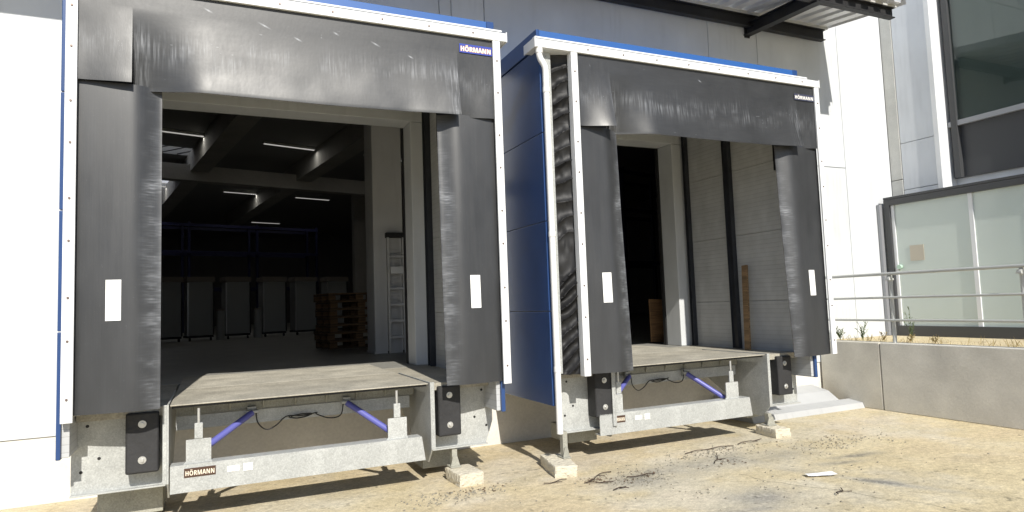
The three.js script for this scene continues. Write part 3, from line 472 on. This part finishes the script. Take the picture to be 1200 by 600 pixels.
// ---------------------------------------------------------------- inside the hall
const rot = (g, x, z, a = HA) => { g.rotateY(a); g.translate(x, 0, z); return g; };
const lampSpots = [[-0.75, -13.85, 'leftmost of the front row'], [2.07, -14.56, 'right of the sloping-looking ceiling beam'], [5.15, -15.35, 'half hidden by the pillar'], [-1.75, -22.1, 'below the rear skylight'], [1.11, -23.0, 'in the middle of the rear row'], [3.95, -23.8, 'rightmost of the rear row'], [2.6, -32.3, 'farthest back in the hall']];
for (const [x, z, w] of lampSpots) {
  const l = thing('ceiling_lamp', `lit strip lamp on the hall ceiling, ${w}`, 'strip lamp', [x, 6.6, z], 'strip lamps in the hall');
  part(l, 'housing', rot(bx(-0.78, 0.78, 6.52, 6.59, -0.05, 0.05), x, z), M.purlin); part(l, 'tube', rot(bx(-0.76, 0.76, 6.498, 6.518, -0.022, 0.022), x, z), M.lamp);
  const r = new THREE.RectAreaLight(lin(1, 0.98, 0.92), 14, 1.5, 0.06); r.position.set(0, -0.125, 0); r.rotation.order = 'YXZ'; r.rotation.set(-Math.PI / 2, HA, 0); l.add(r);
}
skyl.forEach(([x, z, w, d], i) => {
  const s = thing('skylight', i ? 'larger bright skylight deeper in the hall ceiling' : 'narrow bright skylight with crossed bars in the hall ceiling', 'skylight', [x, 6.85, z]);
  { const g = new THREE.PlaneGeometry(w + 0.1, d + 0.1); g.rotateX(-Math.PI / 2); g.translate(0, 6.9, 0); part(s, 'dome', rot(g, x, z), M.dome); }
  part(s, 'kerb_frame', rot(mergeGeometries([bx(-w / 2 - 0.1, w / 2 + 0.1, 6.85, 6.95, -d / 2 - 0.1, -d / 2), bx(-w / 2 - 0.1, w / 2 + 0.1, 6.85, 6.95, d / 2, d / 2 + 0.1), bx(-w / 2 - 0.1, -w / 2, 6.85, 6.95, -d / 2, d / 2), bx(w / 2, w / 2 + 0.1, 6.85, 6.95, -d / 2, d / 2)]), x, z), M.purlin);
  for (let k = 0; k < (i ? 2 : 6); k++) part(s, 'bar', rot(cyl([-w / 2 + k * w / 6, 6.62, -d / 2], [-w / 2 + (k + 1) * w / 6, 6.62, d / 2], 0.018), x, z), M.steel);
});
const beam = (label, g) => solo('ceiling_beam', label, 'beam', g, M.hallBeam, [0, 6, -14], 'concrete beams under the hall ceiling');
beam('left concrete beam running back under the hall ceiling', rot(bx(-0.26, 0.26, 6.0, 6.59, -16, 6), -0.15, -15.0, HA - 0.1));
beam('right concrete beam running back beside the hall pillar', rot(bx(-0.26, 0.26, 6.0, 6.59, -16, 6), 3.2, -14.4, HA - 0.12));
beam('long cross beam spanning the hall behind the front lamps', rot(bx(-16, 10, 5.72, 6.2, -0.2, 0.2), 1.3, -17.0, HA - 0.03));
{
  const c = thing('hall_pillar', 'pale square concrete pillar just inside the near doorway', 'pillar', [2.5, 0.915, -4.9]);
  part(c, 'shaft', bx(2.28, 2.76, 0.915, 6.59, -5.16, -4.6, 0.02), M.column); part(c, 'foot', bx(2.265, 2.775, 0.916, 0.95, -5.175, -4.585), M.column);
  const pc = thing('hall_pillar', 'dark concrete pillar far back beyond the pallets', 'pillar', [5.2, 0.915, -20]); part(pc, 'shaft', bx(4.95, 5.45, 0.915, 6.59, -20.3, -19.8, 0.02), M.hallBeam);
  const l = thing('folding_ladder', 'folded aluminium ladder with black top leaning on the pale pillar', 'ladder', [2.6, 0.915, -4.48]);
  for (const x of [2.48, 2.72]) { const r = part(l, 'stile', [prism([[x - 0.016, 0.92], [x + 0.016, 0.92], [x + 0.016, 2.72], [x - 0.016, 2.72]], 'z', -4.53, -4.45)], M.purlin); part(r, 'rubber_foot', bx(x - 0.02, x + 0.02, 0.916, 0.96, -4.53, -4.46), M.black); }
  for (let k = 0; k < 6; k++) part(l, 'step', bx(2.494, 2.706, 1.15 + k * 0.25, 1.19 + k * 0.25, -4.53, -4.44), M.alu);
  part(l, 'top_cap', bx(2.45, 2.75, 2.72, 2.8, -4.55, -4.44, 0.01), M.black); part(l, 'tray', bx(2.5, 2.7, 2.15, 2.26, -4.46, -4.4), M.white); 
}
{ // pallet stack: each pallet a thing of its own
  const p0 = thing('wooden_pallet', 'wooden pallet at the very bottom of the stack in the hall', 'pallet', [2.42, 0.915, -7.05], 'stack of pallets'), B = [2.42, 0.915, -7.05];
  const W = 1.2, D = 0.8, at = (g) => { g.rotateY(0.18); g.translate(B[0], B[1], B[2]); return g; };
  for (let k = 0; k < 5; k++) part(p0, 'deck_board', at(bx(-W / 2, W / 2, 0.122, 0.144, -D / 2 + k * 0.172, -D / 2 + k * 0.172 + (k % 2 ? 0.1 : 0.112))), M.palletWood);
  for (let k = 0; k < 3; k++) { part(p0, 'stringer', at(bx(-W / 2 + k * 0.53, -W / 2 + k * 0.53 + 0.14, 0.1, 0.121, -D / 2, D / 2)), M.woodDark); part(p0, 'base_board', at(bx(-W / 2, W / 2, 0, 0.021, -D / 2 + k * 0.35, -D / 2 + k * 0.35 + 0.1)), M.woodDark); for (let j = 0; j < 3; j++) part(p0, 'spacer_block', at(bx(-W / 2 + k * 0.53, -W / 2 + k * 0.53 + 0.14, 0.022, 0.099, -D / 2 + j * 0.35, -D / 2 + j * 0.35 + 0.1)), M.palletWood); }
  const ord = ['second', 'third', 'fourth', 'fifth', 'sixth'];
  for (let k = 1; k < 7; k++) { const c = p0.clone(); c.name = numbered('wooden_pallet'); c.position.y = 0.915 + k * 0.1445; c.position.x += rr(-0.03, 0.03); c.rotation.y = rr(-0.03, 0.03); c.userData = { label: k === 6 ? 'wooden pallet on the top of the stack in the hall' : `wooden pallet, ${ord[k - 1]} from the floor in the hall stack`, category: 'pallet', group: 'stack of pallets' }; scene.add(c); }
}
[[-1.1, -14.04], [-0.32, -14.27], [0.637, -14.55], [1.637, -14.83], [2.556, -15.1], [3.534, -15.38]].forEach(([x, z], i) => {
  const c = thing('wheeled_cabinet', `pale cabinet on castors in the hall, ${['leftmost', 'second', 'third', 'fourth', 'fifth', 'sixth'][i]} of the row${i ? ' from the left' : ''}`, 'cabinet', [x, 0.915, z], 'row of cabinets in the hall');
  const R = (...a) => rot(bx(...a), x, z);
  part(c, 'body', R(-0.31, 0.31, 1.06, 2.52, -0.5, 0), M.cab); part(c, 'edge_profile', R(-0.345, -0.313, 1.06, 2.5, -0.02, 0.02), M.cabEdge); part(c, 'edge_profile', R(0.313, 0.345, 1.06, 2.5, -0.02, 0.02), M.steel);
  part(c, 'lid', R(-0.36, 0.36, 2.523, 2.66, -0.5, 0.02), M.cabTop); part(c, 'base', R(-0.33, 0.33, 1.0, 1.057, -0.5, 0.0), M.steel);
  for (const dx of [-0.27, 0.27]) part(c, 'castor', rot(cyl([dx - 0.02, 0.958, -0.05], [dx + 0.02, 0.958, -0.05], 0.042), x, z), M.black);
});
[[0.4, -24, 'dark blue pallet rack far behind the cabinets'], [9.3, -9.5, 'dark pallet rack seen through the far doorway']].forEach(([x, z, lab]) => {
  const r = thing('storage_rack', lab, 'rack', [x, 0.915, z]), R = (...a) => rot(bx(...a), x, z);
  for (const u of [-4, -1.35, 1.35, 4]) { part(r, 'upright', R(u - 0.05, u + 0.05, 0.915, 5.4, -0.05, 0.05), M.rackBlue); part(r, 'upright', R(u - 0.05, u + 0.05, 0.915, 5.4, -1.1, -1), M.rackBlue); }
  for (const y of [2.6, 4.1, 5.2]) { part(r, 'shelf_beam', R(-4.05, 4.05, y, y + 0.12, 0.052, 0.1), M.rackBlue); part(r, 'shelf_beam', R(-4.05, 4.05, y, y + 0.12, -1.16, -1.11), M.rackBlue); }
});
solo('leaning_board', 'brown wooden board leaning inside the far doorway', 'board', (() => { const g = bx(-0.17, 0.17, 0, 0.68, -0.012, 0.012, 0.002); g.rotateX(-0.1); g.rotateZ(-0.06); g.translate(6.44, 0.93, -2.95); return uvBox(g); })(), M.board, [6.44, 0.92, -2.95]);
solo('wooden_plank', 'narrow wooden plank leaning on the inner wall of the far dock', 'plank', (() => { const g = bx(-0.013, 0.013, 0, 1.1, -0.045, 0.045, 0.002); g.rotateZ(-0.085); g.rotateX(-0.06); g.translate(6.235, 0.917, -0.86); return uvBox(g); })(), M.wood, [6.235, 0.915, -0.86]);

// ---------------------------------------------------------------- weeds, litter and twigs
function weed(label, x, z, h, n, sp, dry) {
  const w = thing('weed', label, 'weed', [x, 0.902, z], 'weeds on the walkway edge'), st = [], lf = [];
  for (let k = 0; k < n; k++) {
    const a = rr(0, 6.28), l = h * rr(0.55, 1), dx = Math.cos(a) * sp * rr(0.3, 1), dz = Math.sin(a) * sp * rr(0.3, 1), p = (t) => [x + dx * t * t, 0.9 + l * t, z + dz * t * t];
    st.push(tube([p(0), p(0.35), p(0.7), p(1)], 0.003, 8, 4));
    for (let j = 2; j < 9; j++) { const q = p(j / 9 + rr(-0.03, 0.03)), g = new THREE.PlaneGeometry(0.011, 0.045 * rr(0.6, 1.3)); g.translate(0, 0.028, 0); g.rotateX(rr(0.4, 1.3)); g.rotateY(rr(0, 6.28)); g.translate(...q); lf.push(clean(g)); }
  }
  part(w, 'stem', st, dry ? M.leafDry : M.leaf); part(w, 'leaves', lf, dry ? M.leafDry : M.leaf);
}
weed('leafy weed standing tallest before the glass door', 8.62, -0.3, 0.52, 6, 0.12); weed('bushy green weed on the walkway before the white wall', 8.5, -0.95, 0.3, 9, 0.12); weed('low weed tuft nearest the far dock shelter', 8.5, -1.33, 0.2, 9, 0.14);
weed('dry pale weed between the bushy weed and the railing post', 8.5, -0.62, 0.16, 5, 0.08, true); weed('small dry weed at the foot of the railing post', 8.52, -0.25, 0.1, 5, 0.06, true); weed('sparse dry weed at the right end of the walkway edge', 8.55, 0.06, 0.11, 4, 0.08, true);
{
  const g = new THREE.PlaneGeometry(0.27, 0.09, 8, 3), p = g.attributes.position; for (let i = 0; i < p.count; i++) p.setZ(i, 0.012 + 0.014 * n3(p.getX(i) * 14, p.getY(i) * 20)); g.rotateX(-Math.PI / 2); g.rotateY(-0.35); g.computeVertexNormals(); g.translate(4.88, 0, 1.32);
  solo('paper_scrap', 'crumpled white paper scrap lying on the open yard', 'litter', clean(g), M.paper, [4.88, 0, 1.32]);
  const tw = [[3.2, 0.33, 0.42, 0.5, 'long twig beside the block below the downpipe'], [2.78, 0.28, 0.24, 0.1, 'dark twig left of the block below the downpipe'], [3.1, 0.5, 0.25, -0.6, 'bent twig in front of the block below the downpipe'], [3.55, 0.5, 0.3, -0.1, 'thin twig among the leaf litter'], [4.75, 0.02, 0.7, 0.03, 'longest twig lying in front of the far leveller beam'], [5.35, 0.0, 0.38, 0.12, 'twig nearest the small pale block'], [4.55, 0.38, 0.35, 0.75, 'slanting twig on the yard before the far dock'], [4.6, 1.75, 0.2, 0.5, 'lone twig near the lower edge of the yard'], [3.15, 0.75, 0.12, 0.3, 'short stub of twig out on the yard']];
  for (const [x, z, l, a, lab] of tw) { const c = Math.cos(a), s = Math.sin(a), q = []; for (let k = 0; k < 5; k++) { const t = k / 4 - 0.5; q.push([x + c * l * t + rr(-0.02, 0.02), 0.008 + rr(0, 0.012), z - s * l * t + rr(-0.025, 0.025)]); } solo('twig', lab, 'twig', [tube(q, 0.0042, 18, 5), tube([q[2], [q[2][0] + 0.05, 0.02, q[2][2] + 0.06]], 0.0035, 4, 4)], M.twig, [x, 0, z]); }
  const dm = new THREE.Object3D();
  const scatter = (name, label, cat, geo, mat, n, spots, sc) => { const im = new THREE.InstancedMesh(geo, mat, n); for (let i = 0; i < n; i++) { const s = spots[Math.floor(rnd() * spots.length)], gs = () => rnd() + rnd() + rnd() - 1.5; dm.position.set(s[0] + gs() * s[2], 0.004, s[1] + gs() * s[3]); dm.rotation.set(rr(-0.4, 0.4), rr(0, 6.28), rr(-0.4, 0.4)); dm.scale.setScalar(rr(...sc)); dm.updateMatrix(); im.setMatrixAt(i, dm.matrix); } im.name = name; im.userData = { label, category: cat, kind: 'stuff' }; im.castShadow = im.receiveShadow = true; scene.add(im); };
  scatter('gravel', 'loose small stones and grit scattered over the yard', 'gravel', new THREE.DodecahedronGeometry(0.006, 0), M.block, 700, [[3.5, 0.5, 0.35, 0.25], [4.7, 0.15, 0.9, 0.2], [6.1, 0.5, 0.8, 0.3], [4, 1.2, 2.5, 0.9], [1.9, 0.2, 0.5, 0.2]], [0.5, 1.7]);
  const lg = new THREE.PlaneGeometry(0.03, 0.018); lg.rotateX(-Math.PI / 2); lg.translate(0, 0.004, 0);
  scatter('leaf_litter', 'brown dry leaf crumbs strewn before the far dock', 'leaf litter', lg, M.dryLeaf, 240, [[3.45, 0.45, 0.3, 0.2], [3.15, 0.38, 0.15, 0.12], [4.7, 0.15, 0.8, 0.16], [4.55, 0.55, 0.3, 0.12], [6.1, 0.45, 0.5, 0.2], [2.05, 0.1, 0.3, 0.1]], [0.25, 0.9]);
}

{
  const bl = new THREE.BufferGeometry(); bl.setAttribute('position', new THREE.Float32BufferAttribute([-0.003, 0, 0, 0.003, 0, 0, 0.012, 0.07, 0.01, -0.003, 0, 0, 0.012, 0.07, 0.01, 0.006, 0.045, 0.004], 3)); bl.computeVertexNormals();
  const n = 230, im = new THREE.InstancedMesh(bl, M.leafDry, n), d = new THREE.Object3D();
  for (let i = 0; i < n; i++) { const c = Math.floor(rnd() * 26), z = -1.45 + 0.12 * c * (0.8 + 0.4 * h2(c, 5, 3)) + (rnd() + rnd() - 1) * 0.09; d.position.set(8.5 + rnd() * rnd() * 0.5, 0.9, z); d.rotation.set(rr(-0.5, 0.5), rr(0, 6.28), rr(-0.5, 0.5)); d.scale.setScalar(rr(0.35, 1.35) * (0.5 + h2(c, 9, 1))); d.updateMatrix(); im.setMatrixAt(i, d.matrix); }
  im.name = 'dry_grass'; im.userData = { label: 'thin dry grass along the walkway edge behind the railing', category: 'grass', kind: 'stuff' }; im.castShadow = im.receiveShadow = true; scene.add(im);
  for (const [x, z, w] of [[0.17, -14.45, 'left of the third cabinet'], [1.15, -14.75, 'left of the fourth cabinet']]) { const dr = thing('drum', `small pale drum standing in the hall, ${w}`, 'drum', [x, 0.915, z], 'drums between the cabinets'); part(dr, 'body', cyl([x, 0.917, z], [x, 1.72, z], 0.11, 0.11, 20), M.cab); part(dr, 'lid', cyl([x, 1.721, z], [x, 1.76, z], 0.118, 0.112, 20), M.cabTop); }
}

renderer.render(scene, camera);
